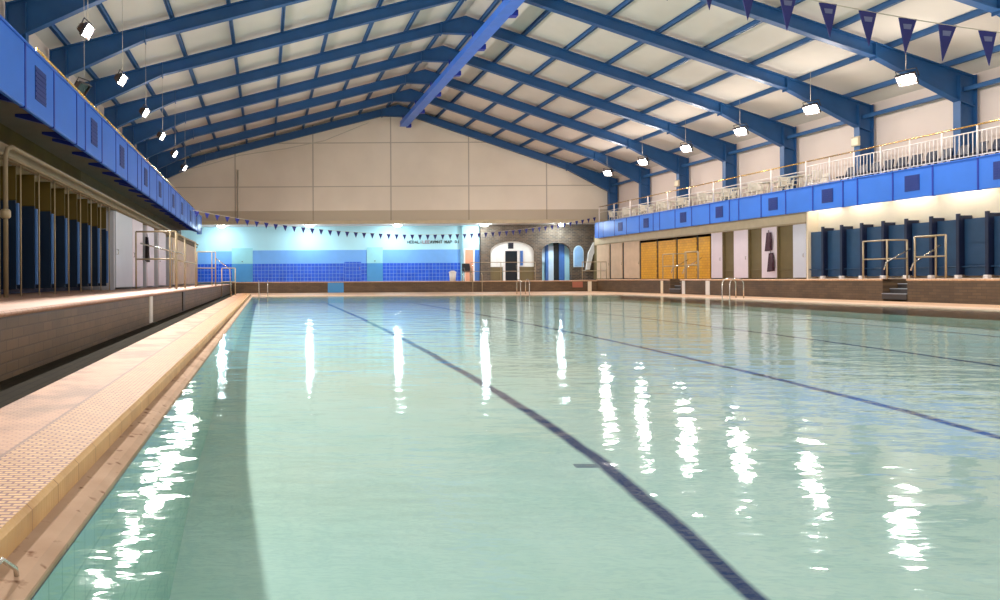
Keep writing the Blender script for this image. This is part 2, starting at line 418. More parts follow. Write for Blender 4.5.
# shell
zw = ztop(WR) + .2; zl = ztop(WL) + .2
struct('wall_right', MB().box(WR, WR + .2, -6, YR, -.3, zw + .2), M['wall_pink'])
struct('wall_left', MB().box(WL - .2, WL, -6, YR, -.3, zl + .2), M['wall_pink'])
def gable(y0, y1, z0): return MB().prism([(WL, z0), (WR, z0), (WR, zw), (XA, ztop(XA) + .2), (WL, zl)], 1, y0, y1)
def far_wall_material():
    k = NT('far_wall_panels'); sep = k.n('ShaderNodeSeparateXYZ'); k.l(k.coords(), sep.inputs[0])
    x, z = sep.outputs[0], sep.outputs[2]
    c = k.mix(k.ramp(k.noise(.35, 4), .35, .65), rgb(222, 210, 194), rgb(232, 220, 204))
    v = k.math('LESS_THAN', k.math('FRACT', k.math('DIVIDE', k.math('ADD', x, 2.25 + 5.85 * 2), 5.85)), .016)
    h1 = k.math('LESS_THAN', k.math('ABSOLUTE', k.math('SUBTRACT', z, 7.92)), .035)
    h2 = k.math('LESS_THAN', k.math('ABSOLUTE', k.math('SUBTRACT', z, 11.2)), .035)
    ln = k.math('MAXIMUM', v, k.math('MAXIMUM', h1, h2))
    c = k.mix(k.math('LESS_THAN', z, 6.12), c, rgb(190, 176, 156))
    c = k.mix(k.math('MULTIPLY', ln, .55), c, rgb(130, 118, 102))
    k.l(c, k.b.inputs['Base Color']); k.b.inputs['Roughness'].default_value = .7
    return k.m
struct('wall_back', gable(YB, YB + .25, 5.3), far_wall_material())
struct('wall_back_soffit', MB().box(WL, WR, YB, YR, 5.12, 5.3), M['white'])
struct('trim_6', MB().bbox(WL, WR, YB - .16, YB + .05, 5.1, 5.36, .02), M['header'])
struct('wall_front', gable(-6.2, -6, -.3), M['wall_front'])
m = MB(); x0, x1 = XA, WR + .2
m.hexa([(x0, -6.2, ztop(x0) + .2), (x1, -6.2, ztop(x1) + .2), (x1, YR, ztop(x1) + .2), (x0, YR, ztop(x0) + .2),
        (x0, -6.2, ztop(x0) + .35), (x1, -6.2, ztop(x1) + .35), (x1, YR, ztop(x1) + .35), (x0, YR, ztop(x0) + .35)])
x0, x1 = WL - .2, XA
m.hexa([(x0, -6.2, ztop(x0) + .2), (x1, -6.2, ztop(x1) + .2), (x1, YR, ztop(x1) + .2), (x0, YR, ztop(x0) + .2),
        (x0, -6.2, ztop(x0) + .35), (x1, -6.2, ztop(x1) + .35), (x1, YR, ztop(x1) + .35), (x0, YR, ztop(x0) + .35)])
struct('ceiling', m, M['roof'])

# far recess: painted and tiled wall
struct('wall_back_lower', MB().box(WL, XR + .4, YR, YR + .2, -.3, 5.3), M['aqua'])
def band(i, x0, x1, z0, z1, mat, d=.02): struct('trim_%d' % i, MB().box(x0, x1, YR - d, YR + .01, z0, z1), mat)
band(7, WL, -2.6, 2.2, 3.2, M['sky_band']); band(8, -.95, 8.0, 2.2, 3.25, M['sky_band']); band(9, 9.25, 15.35, 2.2, 3.25, M['sky_band'])
band(10, WL, -2.6, DB, 2.2, M['deeptile'], .03); band(11, -.95, 8.0, DB, 2.2, M['deeptile'], .03); band(12, 9.25, 15.35, DB, 2.2, M['deeptile'], .03)
def panel(name, label, cat, x0, x1, z0, z1, mat, d=.06, group=None):
    return tag(MB().bbox(x0, x1, YR - d, YR - .005, z0, z1, .01).build(name, mat, recentre=True), label, cat, group)
def pilaster(x0, x1, label):
    t = thing('wall_pilaster', label, 'pilaster', ((x0 + x1) / 2, YR - .05, DB))
    MB().bbox(x0, x1, YR - .08, YR - .005, 2.2, 3.45, .01).build('upper_panel', M['aqua_panel'], t)
    MB().bbox(x0, x1, YR - .09, YR - .005, DB, 2.2, .01).build('lower_panel', M['teal_panel'], t)
    MB().lathe(((x0 + x1) / 2, YR - .1, 2.35), [(.05, 0), (.05, .06)], 10).build('hook', M['darkgrey'], t)
pilaster(-2.6, -.95, 'pale aqua pilaster with teal lower half beside the left poolside rails')
pilaster(8.0, 9.25, 'pale aqua pilaster with teal lower half in the middle of the blue far wall')
t = thing('blue_door', 'deep blue flush door in the tiled band of the far wall', 'door', (6.9, YR - .06, DB))
MB().bbox(6.25, 7.55, YR - .09, YR - .02, DB, 2.32, .01).build('door_leaf', M['deeptile'], t)
MB().tube([(7.42, YR - .1, 1.7), (7.42, YR - .15, 1.72), (7.42, YR - .15, 1.9), (7.42, YR - .1, 1.92)], .02, 8).build('handle', M['chrome'], t)

# stone brick wall with two arches at the right of the far recess
YS = 54.3
def arch(x0, x1, zs, zt, n=10):                # outline of an arch head from left to right
    c = (x0 + x1) / 2; return [(c - (x1 - x0) / 2 * math.cos(math.pi * i / n), zs + (zt - zs) * math.sin(math.pi * i / n)) for i in range(n + 1)]
A1 = (17.5, 20.9, 3.05, 3.85); A2 = (21.5, 23.75, 3.0, 3.72); A3 = (23.92, 24.72, 2.9, 3.48)
pl = [(16.75, DB)]
pl += [(A1[0], DB)] + arch(*A1) + [(A1[1], DB)] + [(A2[0], DB)] + arch(*A2) + [(A2[1], DB)]
pl += [(26.4, DB), (26.4, 5.12), (16.75, 5.12)]
struct('wall_back_brick', MB().prism(pl, 1, YS, YS + .3), M['darkbrick'])
t = thing('arched_screen', 'white arched glazed screen in the stone brick wall around a dark door', 'window', (19.2, YS + .15, DB))
ar = arch(*A1)
MB().prism([(A1[0], 1.85), (18.5, 1.85), (18.5, 3.16), (19.75, 3.16), (19.75, 1.85), (A1[1], 1.85)] + ar[::-1], 1, YS + .12, YS + .17).build('screen_panel', M['lobbywhite'], t)
for x in (18.02, 20.15): MB().bbox(x - .025, x + .025, YS + .1, YS + .125, 1.85, 3.1, .005).build('glazing_bar', M['white'], t)
for q0, q1 in ((A1[0], 18.45), (19.78, A1[1])): MB().box(q0, q1, YS + .1, YS + .2, DB, 1.85).build('lower_panel', M['olive'], t)
t = thing('lobby_door', 'dark glazed door in a white frame inside the arched white screen', 'door', (19.12, YS + .05, DB))
MB().bbox(18.5, 18.66, YS + .02, YS + .2, DB, 3.16, .01).bbox(19.6, 19.75, YS + .02, YS + .2, DB, 3.16, .01).box(18.66, 19.6, YS + .02, YS + .2, 3.08, 3.18).build('door_frame', M['white'], t)
MB().box(18.66, 19.6, YS + .07, YS + .13, DB + .01, 3.08).build('door_leaf', M['doorglass'], t)
MB().tube([(19.5, YS + .07, 1.7), (19.5, YS + .0, 1.7), (19.5, YS + .0, 2.0), (19.5, YS + .07, 2.0)], .018, 8).build('pull_handle', M['chrome'], t)
tag(MB().bbox(18.9, 19.32, YS + .09, YS + .115, 3.26, 3.72, .01).build('door_sign', M['signblack'], recentre=True), 'small dark square sign above the lobby door', 'sign')
tag(MB().bbox(19.84, 20.06, YS + .08, YS + .115, 1.95, 3.1, .01).build('notice_board', M['midblue'], recentre=True), 'tall narrow blue notice board right of the lobby door', 'notice')
for nm, lab, x0, x1, z0, z1, mt, dd in (
        ('passage_screen', 'white upper panel at the left edge of the open archway', 21.5, 21.95, 2.2, 3.4, 'paleblue', .1),
        ('passage_post', 'dark blue post in the open archway next to the white panel', 21.98, 22.2, DB, 3.6, 'midblue', .2),
        ('passage_door', 'pale blue open door leaf in the archway', 22.2, 22.62, DB, 3.5, 'paleblue', .16),
        ('passage_doorway', 'dark narrow doorway at the middle of the archway', 22.64, 23.05, DB, 3.7, 'doorglass', .12),
        ('passage_shutter', 'grey blue shutter at the right of the archway', 23.08, 23.5, DB, 3.6, 'midblue', .1)):
    panel(nm, lab, 'door' if 'door' in nm else 'panel', x0, x1, z0, z1, M[mt], dd)
t = thing('arched_window', 'small pale blue arched window right of the open archway', 'window', (24.32, YS, 1.8))
MB().prism([(A3[0], 1.8), (A3[1], 1.8)] + arch(*A3)[::-1], 1, YS - .05, YS + .02).build('window_frame', M['paleblue'], t)
MB().prism([(A3[0] + .08, 1.88), (A3[1] - .08, 1.88)] + arch(A3[0] + .08, A3[1] - .08, 2.9, 3.4)[::-1], 1, YS - .065, YS - .03).build('pane', M['winblue'], t)
tag(MB().prism([(24.85, 1.6), (25.15, 1.6), (25.4, 2.7), (25.75, 3.3), (25.75, 3.8), (25.45, 3.7), (25.05, 2.9)], 1, YS - .12, YS + .02).build('slanted_duct', M['white'], recentre=True),
    'white slanted duct climbing the stone wall beside the beige cubicles', 'duct')
# white return wall with the salmon door left of the brick wall
struct('wall_back_return', MB().box(15.45, 16.75, YR - .35, YR, DB, 5.12), M['aqua'])
t = thing('salmon_door', 'salmon pink door on the pale wall left of the stone brick wall', 'door', (15.95, YR - .4, DB))
MB().box(15.52, 15.62, YR - .42, YR - .34, DB, 3.3).box(16.25, 16.35, YR - .42, YR - .34, DB, 3.3).box(15.62, 16.25, YR - .42, YR - .34, 3.2, 3.3).build('door_frame', M['white'], t)
MB().box(15.62, 16.25, YR - .4, YR - .35, DB, 3.2).build('door_leaf', M['salmon'], t)
MB().lathe((16.18, YR - .43, 1.9), [(.03, 0), (.05, .03), (.03, .06)], 10).build('knob', M['chrome'], t)
band(13, 16.36, 16.75, DB, 3.2, M['midblue'], .37)
# lettering on the far wall: too small to read in the photograph, so the letter blocks are copied as strokes of the same size and rhythm
FONT = {'N': [(0, 0, 0, 1), (0, 1, 1, 0), (1, 0, 1, 1)], 'O': [(0, 0, 0, 1), (0, 1, 1, 1), (1, 1, 1, 0), (1, 0, 0, 0)], 'D': [(0, 0, 0, 1), (0, 1, .8, .9), (.8, .9, 1, .5), (1, .5, .8, .1), (.8, .1, 0, 0)],
        'I': [(.5, 0, .5, 1)], 'V': [(0, 1, .5, 0), (.5, 0, 1, 1)], 'G': [(1, 1, 0, 1), (0, 1, 0, 0), (0, 0, 1, 0), (1, 0, 1, .5), (1, .5, .5, .5)],
        'E': [(0, 0, 0, 1), (0, 1, 1, 1), (0, .5, .8, .5), (0, 0, 1, 0)], 'S': [(1, 1, 0, 1), (0, 1, 0, .5), (0, .5, 1, .5), (1, .5, 1, 0), (1, 0, 0, 0)],
        'H': [(0, 0, 0, 1), (1, 0, 1, 1), (0, .5, 1, .5)], 'A': [(0, 0, .5, 1), (.5, 1, 1, 0), (.2, .4, .8, .4)], 'L': [(0, 1, 0, 0), (0, 0, 1, 0)], 'W': [(0, 1, .25, 0), (.25, 0, .5, .8), (.5, .8, .75, 0), (.75, 0, 1, 1)],
        'R': [(0, 0, 0, 1), (0, 1, 1, 1), (1, 1, 1, .5), (1, .5, 0, .5), (.4, .5, 1, 0)], 'T': [(0, 1, 1, 1), (.5, 1, .5, 0)], 'P': [(0, 0, 0, 1), (0, 1, 1, 1), (1, 1, 1, .5), (1, .5, 0, .5)], 'M': [(0, 0, 0, 1), (0, 1, .5, .4), (.5, .4, 1, 1), (1, 1, 1, 0)]}
t = thing('wall_lettering', 'line of tiny blurred dark lettering on the pale blue far wall under the pennants', 'sign', (13.2, YR - .02, 3.75))
for x, wd, mt in ((11.2, 'HEDALI', 'signblack'), (12.4, 'LEE', 'lettered'), (13.0, 'AVMHT', 'signblack'), (14.15, 'MAP', 'signblack'), (14.95, 'DI', 'signblack')):
    m = MB(); gap = .2
    for i, ch in enumerate(wd):
        ox = x + i * gap
        for a, b, c, d in FONT[ch]:
            p = Vector((ox + a * gap * .68, YR - .02, 3.75 + b * .2)); q = Vector((ox + c * gap * .68, YR - .02, 3.75 + d * .2)); v = q - p
            R = Matrix.Rotation(-math.atan2(v.z, v.x), 3, 'Y'); m.obox((p + q) / 2, (v.length + .03, .03, .035), R)
    m.build('word', M[mt], t)

# bulkhead lamps under the far soffit
for i, x in enumerate((-3.3, 3.4, 10.1, 16.7, 22.5)):
    t = thing('soffit_lamp', 'glowing oval bulkhead lamp under the far soffit, %s from the left' % nth(i), 'lamp', (x, 53.2, 5.12), 'bulkhead lamps under the far soffit')
    MB().lathe((x, 53.2, 5.04), [(.3, 0), (.34, .03), (.34, .08)], 20).build('lamp_base', M['white'], t)
    MB().lathe((x, 53.2, 4.92), [(.06, 0), (.2, .03), (.28, .08), (.29, .12)], 20).build('diffuser', glow('soffit_lamp_glow', (.80, .95, 1, 1), SOFFIT_E), t)

# ------------------------------------------------------------------ roof steel
def rdepth(x):
    u = abs(x - XA)
    if u < 1.2: return .85 - .35 * u / 1.2
    if x < XA: return .5 if u < 14.4 else .5 + .62 * min(1, (u - 14.4) / 3.2)
    if u < 12.6: return .5
    return .5 + .62 * min(1, (u - 12.6) / 3.2)
def frame_mesh_column(x):
    h = .3; s = 1 if x > XA else -1; z0, z1 = .0, ztop(x) - .05
    m = MB(); m.box(x - h, x + h, -.02, .02, z0, z1)
    m.box(x - h - .015, x - h + .015, -.14, .14, z0, z1); m.box(x + h - .015, x + h + .015, -.14, .14, z0, z1)
    return m
def frame_mesh_rafter(s):
    us = [0, .4, .8, 1.2, 3, 6, 9, 12.6, 13.4, 14.2, 15.0, 15.75, 16.25] if s > 0 else [0, .4, .8, 1.2, 3, 6, 9, 12, 14.4, 15.2, 16.0, 16.8, 17.35, 17.9]
    m = MB(); o = None
    for a, b in zip(us, us[1:]):
        xa, xb = XA + s * a, XA + s * b
        for (y0, y1, lo, hi) in ((-.02, .02, lambda x: ztop(x) - rdepth(x), ztop), (-.13, .13, lambda x: ztop(x) - .04, ztop), (-.13, .13, lambda x: ztop(x) - rdepth(x) - .03, lambda x: ztop(x) - rdepth(x) + .01)):
            p = [(xa, y0, lo(xa)), (xb, y0, lo(xb)), (xb, y1, lo(xb)), (xa, y1, lo(xa)), (xa, y0, hi(xa)), (xb, y0, hi(xb)), (xb, y1, hi(xb)), (xa, y1, hi(xa))]
            if s < 0: p = [p[i] for i in (1, 0, 3, 2, 5, 4, 7, 6)]
            m.hexa(p)
    for a in (1.2, 12.6 if s > 0 else 14.4):                      # bolted splice plates
        x = XA + s * a; m.box(x - .02, x + .02, -.15, .15, ztop(x) - rdepth(x) - .12, ztop(x))
    return m
root = thing('roof_frame', 'blue steel roof frame against the far gable wall', 'roof frame', (0, 0, 0), 'blue steel roof frames')
for x in (XR, XL): frame_mesh_column(x).build('column', M['steel'], root)
for s in (1, -1): frame_mesh_rafter(s).build('rafter', M['steel'], root)
root.location = (0, Y0, 0)
for k in range(1, 12):
    dup(root, (0, Y0 - S_BAY * k, 0), 'blue steel roof frame spanning the hall, %s out from the far gable wall' % nth(k))
for s, sd in ((1, 'right'), (-1, 'left')):
    for i, u in enumerate((.8, 2.9, 5.0, 7.1, 9.2, 11.2, 13.2, 15.3) if s > 0 else (.8, 2.9, 5.0, 7.1, 9.2, 11.3, 13.4, 15.5, 17.3)):
        x = XA + s * u; m = MB(); z = ztop(x)
        m.box(x - .02, x + .02, 3.5, YB, z, z + .2); m.box(x - .07, x + .07, 3.5, YB, z, z + .02); m.box(x - .07, x + .07, 3.5, YB, z + .18, z + .2)
        tag(m.build('purlin', M['strut'], recentre=True), 'blue purlin running the hall length, %s down the %s roof slope from the ridge' % (nth(i), sd), 'purlin', 'blue purlins under the roof lining')
for x, sd in ((XR, 'right'), (XL, 'left')):
    zt = 7.78 if x > XA else 8.4; m = MB(); m.bbox(x - .08, x + .08, 4, YB, zt, zt + .16, .01)
    tag(m.build('eaves_tie', M['strut'], recentre=True), 'blue eaves tie linking the %s columns below the roof' % sd, 'steel tie')
t = thing('ridge_beam', 'bright blue box beam hung along the hall under the roof ridge', 'beam', (10.35, 27, 12.3))
MB().bbox(10.1, 10.62, 4, 52.0, 12.3, 12.68, .03).build('beam_body', M['ridge'], t)
MB().box(10.06, 10.66, 4, 52.0, 12.27, 12.31).build('bottom_flange', M['ridge'], t)
for k in range(0, 11):
    y = Y0 - S_BAY * k - .1
    h = MB().box(10.62, 10.95, y - .16, y + .16, 12.25, 12.5).build('beam_bracket', M['fascia_dark'], t)
    MB().tube([(10.35, y, 12.66), (10.35, y, 13.15)], .05, 8).build('hanger', M['fascia_dark'], t)
def cable(name, label, pts, r=.03): tag(MB().tube(pts, r, 6).build(name, M['cord'], recentre=True), label, 'cable')
cable('roof_cable', 'pale cable looping along the left rafter near the far gable wall', [(-6, 49.2, 8.6), (-4, 49.5, 9.1), (-1.8, 49.8, 9.8), (1.5, 50, 10.3), (4.3, 50.2, 10.9), (7.5, 50.3, 12.2)])
cable('wall_pipe', 'thin pale pipe running down the left of the far gable wall', [(-2.0, YB - .06, 5.4), (-2.0, YB - .06, 9.2)], .06)

# ------------------------------------------------------------------ flood lamps
def flood(loc, aim, label, rod_top, group, lit=True, power=1.0, spill=1.0, K=.8):
    t = thing('flood_lamp', label, 'flood lamp', loc, group)
    d = Vector(aim).normalized(); x = d.cross(Vector((0, 0, 1))).normalized(); z = x.cross(d)
    R = Matrix((x, d, z)).transposed(); c = Vector(loc)
    def L(*q): return c + R @ (Vector(q) * K)
    b = MB(); f = [(-.26, .1, -.2), (.26, .1, -.2), (.26, .1, .2), (-.26, .1, .2)]; k = [(-.15, -.14, -.11), (.15, -.14, -.11), (.15, -.14, .11), (-.15, -.14, .11)]
    b.hexa([L(*q) for q in (k[0], k[1], f[1], f[0], k[3], k[2], f[2], f[3])])
    for i in range(4): b.obox(L(0, -.16, -.075 + .05 * i), (.24*K, .06*K, .012), R)       # cooling fins
    b.build('housing', M['lampmetal'], t)
    v = MB(); v.obox(L(0, .15, .215), (.56*K, .16*K, .02), R); v.obox(L(-.27, .13, 0), (.02, .1*K, .42*K), R); v.obox(L(.27, .13, 0), (.02, .1*K, .42*K), R); v.obox(L(0, .13, -.21), (.56*K, .1*K, .02), R)
    v.build('visor', M['darkgrey'], t)
    g = MB(); n = 20; ring = [(.25 * math.cos(2 * math.pi * i / n), .2 * math.sin(2 * math.pi * i / n)) for i in range(n)]
    for q in (.1, .125): g.v += [tuple(L(a, q, b)) for a, b in ring]
    g.face(tuple(range(n))); g.face(tuple(n + i for i in reversed(range(n))))
    for i in range(n): g.face((i, n + i, n + (i + 1) % n, (i + 1) % n))
    g.build('glass', glow('flood_lamp_glow', (1, .95, .88, 1), LENS_E) if lit else M['doorglass'], t)
    y = MB(); y.tube([L(-.3, 0, 0), L(-.3, -.02, .3), L(.3, -.02, .3), L(.3, 0, 0)], .018, 8); y.build('yoke', M['darkgrey'], t)
    top = L(0, -.02, .3)
    MB().tube([top, (top.x, top.y, rod_top + .205)], .008, 6).build('drop_rod', M['cord'], t)
    if lit:
        l = bpy.data.lights.new('flood_light', 'SPOT'); l.energy = FLOOD_W * power; l.color = (1, .95, .885); l.shadow_soft_size = .22
        l.spot_size = math.radians(172); l.spot_blend = .7
        o = bpy.data.objects.new('flood_light', l); COL.objects.link(o); o.parent = t; o.location = d * .3
        o.rotation_euler = d.to_track_quat('-Z', 'Y').to_euler()
        l = bpy.data.lights.new('flood_spill', 'POINT'); l.energy = SPILL_W * spill; l.color = (1, .92, .84); l.shadow_soft_size = .22
        o = bpy.data.objects.new('flood_spill', l); COL.objects.link(o); o.parent = t; o.location = d * .42
for i in range(-3, 6):  # nearest lamps of the row are out of view, added to light the hall
    lab = 'lit flood lamp hung above the right gallery edge, %s from the far wall' % nth(5 - i)
    flood((23.2, 25.2 + 4.39 * i, 8.1), (-.7, -.32, -.6), lab, ztop(23.2), 'flood lamps along the right side', K=1.0)
for i in range(-2, 6):  # nearest lamps here hang above the view, added only for their light
    lab = 'lit flood lamp hung on a rod above the left gallery, %s from the far wall' % nth(5 - i)
    flood((-4.7, 18.3 + 4.45 * i, 7.5), (.8, -.12, -.5), lab, ztop(-4.7), 'flood lamps along the left side', power=3.6, spill=.35)
flood((-5.35, 20.4, 6.6), (.6, -.3, -.6), 'unlit dark flood lamp low over the left gallery edge', ztop(-5.35), 'unlit lamps', lit=False)

# ------------------------------------------------------------------ spectator galleries
def panel_bounds(shift, y_from, y_to):
    out = []
    for k in range(-5, 6):
        y = 28.57 + shift + 7.16 * k; out.append((y, y + .72, False))
        for j in range(4): out.append((y + .72 + 1.61 * j, y + .72 + 1.61 * (j + 1), j % 2 == 0))
    return [(max(a, y_from), min(b, y_to), v and a >= y_from and b <= y_to) for a, b, v in out if b > y_from + .3 and a < y_to - .3]
def gallery(side, xf, xw, y0, y1, shift, label, zs):
    s = 1 if side == 'right' else -1
    t = thing('spectator_gallery', label, 'gallery', ((xf + xw) / 2, (y0 + y1) / 2, 3.86))
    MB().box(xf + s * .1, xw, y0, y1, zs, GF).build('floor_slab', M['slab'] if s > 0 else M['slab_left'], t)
    for a, b, vent in panel_bounds(shift, y0, y1):
        p = MB().bbox(xf, xf + s * .1, a + .015, b - .015, 3.86, 4.95, .02).build('fascia_panel', M['fascia'], t)
        if vent:
            c = (a + b) / 2; g = MB(); g.box(xf - s * .012, xf + s * .01, c - .3, c + .3, 4.13, 4.72)
            for q in range(6): g.box(xf - s * .022, xf - s * .005, c - .28, c + .28, 4.17 + .09 * q, 4.2 + .09 * q)
            g.build('grille', M['grille'], p)
        r = MB().box(xf - s * .012, xf + s * .09, a - .028, a + .028, 3.85, 4.97)
        r.prism([(-4.75, zs - .05), (xf - .08, 3.9), (xf - .08, zs), (-4.75, zs)] if s < 0 else [(xf + .08, 3.9), (24.48, 4.0), (24.48, zs), (xf + .08, zs)], 1, a - .05, a + .05)
        r.build('rib', M['fascia_dark'], t)
    MB().bbox(xf - s * .03, xf + s * .16, y0, y1, 4.945, 4.985, .01).build('coping', M['fascia'], t)
    MB().box(xf - s * .01, xf + s * .3, y1, y1 + .1, 3.86, 4.95).build('end_panel', M['fascia'], t)
    return t
gallery('right', 24.2, WR - .02, 4, 51.2, 0, 'bright blue panelled spectator gallery along the right side of the pool', 4.15)
gallery('left', -4.02, WL + .02, 4, 44.5, .75, 'bright blue panelled spectator gallery along the left side of the pool', 4.12)

def baluster_panel(x, y, L, z0, z1):
    m = MB(); n = int(round(L / .155))
    for i in range(1, n): m.tube([(x, y + L * i / n, z0), (x, y + L * i / n, z1)], .013, 6, False)
    m.tube([(x, y, z0), (x, y + L, z0)], .018, 6); m.tube([(x, y, z1), (x, y + L, z1)], .022, 6)
    return m
t = thing('gallery_railing', 'white baluster railing with brass handrail on the right gallery', 'railing', (24.3, 30, 4.98))
first = None
for i in range(13):
    y = 15.1 + 1.25 * i
    MB().tube([(24.3, y, 4.98), (24.3, y, 6.08)], .03, 8).build('post', M['railwhite'], t)
    baluster_panel(24.3, y, 1.25, 5.06, 5.88).build('baluster_panel', M['railwhite'], t)
MB().tube([(24.3, 15.1, 6.1), (24.3, 31.35, 6.1)], .03, 8).build('handrail', M['brass'], t)
t = thing('open_railing', 'open white railing with thin rails on the far part of the right gallery', 'railing', (24.3, 44, 4.98))
for i in range(10): MB().tube([(24.3, 31.4 + 2.16 * i, 4.98), (24.3, 31.4 + 2.16 * i, 6.12)], .035, 8).build('post', M['railwhite'], t)
MB().tube([(24.3, 31.4, 6.1), (24.3, 50.9, 6.1)], .03, 8).build('handrail', M['brass'], t)
MB().tube([(24.3, 31.4, 5.7), (24.3, 50.9, 5.7)], .022, 8).build('middle_rail', M['railwhite'], t)
t = thing('left_gallery_railing', 'thin pale railing set back on the left gallery', 'railing', (-4.5, 30, GF))
for i in range(15): MB().tube([(-4.55, 14 + 2.15 * i, GF), (-4.55, 14 + 2.15 * i, 5.6)], .03, 8).build('post', M['brass'], t)
for z in (5.58, 5.3): MB().tube([(-4.55, 14, z), (-4.55, 44.2, z)], .026, 8).build('rail', M['brass'], t)

# tip-up seats behind the railing
def make_seat(y, label):
    x = 25.55; t = thing('tip_up_chair', label, 'chair', (x, y, GF), 'dark seats on the right gallery')
    MB().hexa([(x + .02, y - .22, GF + .42), (x + .09, y - .22, GF + .42), (x + .09, y + .22, GF + .42), (x + .02, y + .22, GF + .42), (x + .14, y - .2, GF + .86), (x + .18, y - .2, GF + .86), (x + .18, y + .2, GF + .86), (x + .14, y + .2, GF + .86)]).build('backrest', M['seat'], t)
    MB().bbox(x - .38, x + .04, y - .22, y + .22, GF + .4, GF + .46, .02).build('seat_pan', M['seat'], t)
    for q in (-.18, .18): MB().box(x - .2, x - .12, y + q - .02, y + q + .02, GF, GF + .4).build('leg', M['darkgrey'], t)
    return t
st = make_seat(17.0, 'dark seat behind the white balusters on the right gallery, first from the near end')
for i in range(1, 23): dup(st, (25.55, 17.0 + .62 * i, GF), 'dark seat behind the white balusters on the right gallery, %s from the near end' % nth(i))

# white plastic tables and chairs on the far gallery
def make_table(loc, label):
    t = thing('gallery_table', label, 'table', loc, 'white tables on the right gallery'); x, y, z = loc
    MB().lathe((x, y, z + .72), [(.40, 0), (.45, .012), (.45, .03), (.43, .04)], 28).build('tabletop', M['plastic'], t)
    for a in range(4):
        an = math.pi / 4 + a * math.pi / 2
        MB().tube([(x + .25 * math.cos(an), y + .25 * math.sin(an), z + .72), (x + .36 * math.cos(an), y + .36 * math.sin(an), z)], .022, 8).build('leg', M['plastic'], t)
    return t
def make_chair(loc, label):
    t = thing('garden_chair', label, 'chair', loc, 'white chairs on the right gallery'); x, y, z = loc
    MB().bbox(x - .23, x + .23, y - .22, y + .22, z + .42, z + .45, .03).build('seat', M['plastic'], t)
    m = MB(); n = 8
    for i in range(n):                          # curved slatted back
        a0 = math.radians(-38 + 76 * i / n + 1.5); a1 = math.radians(-38 + 76 * (i + 1) / n - 1.5)
        pts = []
        for r, zz in ((.30, .46), (.36, .86)):
            for a, rr in ((a0, r), (a1, r), (a1, r + .02), (a0, r + .02)): pts.append((x + rr * math.sin(a) * 1.1, y - .05 + rr * math.cos(a), z + zz))
        m.hexa(pts)
    m.tube([(x + .37 * math.sin(math.radians(-40 + 10 * i)) * 1.1, y - .05 + .37 * math.cos(math.radians(-40 + 10 * i)), z + .86) for i in range(9)], .016, 6)
    m.build('backrest', M['plastic'], t)
    for sx in (-1, 1):
        MB().tube([(x + sx * .25, y - .2, z + .44), (x + sx * .26, y - .2, z + .66), (x + sx * .26, y + .2, z + .66)], .018, 8).build('armrest', M['plastic'], t)
        for sy in (-1, 1): MB().tube([(x + sx * .2, y + sy * .18, z + .43), (x + sx * .24, y + sy * .23, z)], .018, 8).build('leg', M['plastic'], t)
    return t
tb = ch = None; nt = nc = 0
for i in range(9):
    y = 32.6 + 2.1 * i; loc = (24.98, y, GF); lab = 'round white table by the right gallery railing, %s from the near end' % nth(i)
    if tb is None: tb = make_table(loc, lab)
    else: dup(tb, loc, lab)
    for (dx, dy, rz) in ((0, .72, 0), (0, -.72, math.pi), (.85, 0, -math.pi / 2)):
        loc = (24.98 + dx, y + dy, GF)
        lab = 'white slat-backed chair %s the %s gallery table from the near end' % ({0: 'beyond', math.pi: 'in front of', -math.pi / 2: 'on the wall side of'}[rz], nth(i))
        if ch is None: ch = make_chair(loc, lab); ch.rotation_euler.z = rz
        else: dup(ch, loc, lab, rz)
for i, (y, lab) in enumerate(((30.1, 'pale square emergency light on the second visible column above the right railing'), (43.3, 'pale square emergency light on a far right column'))):
    yy = Y0 - S_BAY * (5 if i == 0 else 2)
    t = thing('emergency_light', lab, 'light fitting', (25.66, yy, 6.6))
    MB().bbox(25.6, 25.69, yy - .2, yy + .2, 6.6, 7.0, .02).build('casing', M['header'], t)
    MB().box(25.585, 25.602, yy - .16, yy + .16, 6.65, 6.95).build('diffuser', M['cream'], t)

# ------------------------------------------------------------------ changing cubicles, right side
struct('wall_right_lower', MB().box(24.98, 25.65, -5, 31.66, DR, 4.14), M['cream'])
struct('wall_right_return', MB().box(24.5, 25.65, 31.6, 31.66, DR, 4.14), M['cream'])
struct('wall_right_rear', MB().box(25.5, 25.65, 31.7, YS, DR, 4.14), M['olive'])
struct('trim_20', MB().bbox(24.5, 24.62, 31.7, 52.0, 3.42, 4.15, .01), M['header'])
struct('trim_21', MB().bbox(24.46, 24.64, 31.7, 52.0, 3.36, 3.44, .01), M['pipe'])
def blue_cubicle(y, label):
    t = thing('changing_cubicle', label, 'cubicle', (25, y, DR), 'navy changing cubicles on the right')
    MB().bbox(24.5, 24.96, y - .04, y + .04, DR + .13, 3.08, .01).build('partition', M['navyframe'], t)
    MB().bbox(24.46, 24.54, y - .055, y + .055, DR + .12, 3.14, .01).build('edge_post', M['navyframe'], t)
    MB().bbox(24.42, 24.56, y - .07, y + .07, DR, DR + .13, .01).build('foot', M['white'], t)
    MB().bbox(24.66, 24.72, y + .05, y + .95, DR + .1, 2.95, .01).build('back_panel', M['navy'], t)
    MB().bbox(24.56, 24.66, y + .05, y + .95, DR + .4, DR + .44, .01).build('bench', M['navy'], t)
    return t
cb = blue_cubicle(23.73, 'navy changing cubicle under the lit cream wall, beside the nearest stairs')
cb['label'] = 'navy changing cubicle under the cream wall, third from the near end of its row'
j = 0
for k in range(-2, 8):
    y = 23.73 + k
    lab = 'navy changing cubicle under the cream wall, %s from the near end of its row' % nth(k + 2)
    if k != 0: dup(cb, (25, y, DR), lab)
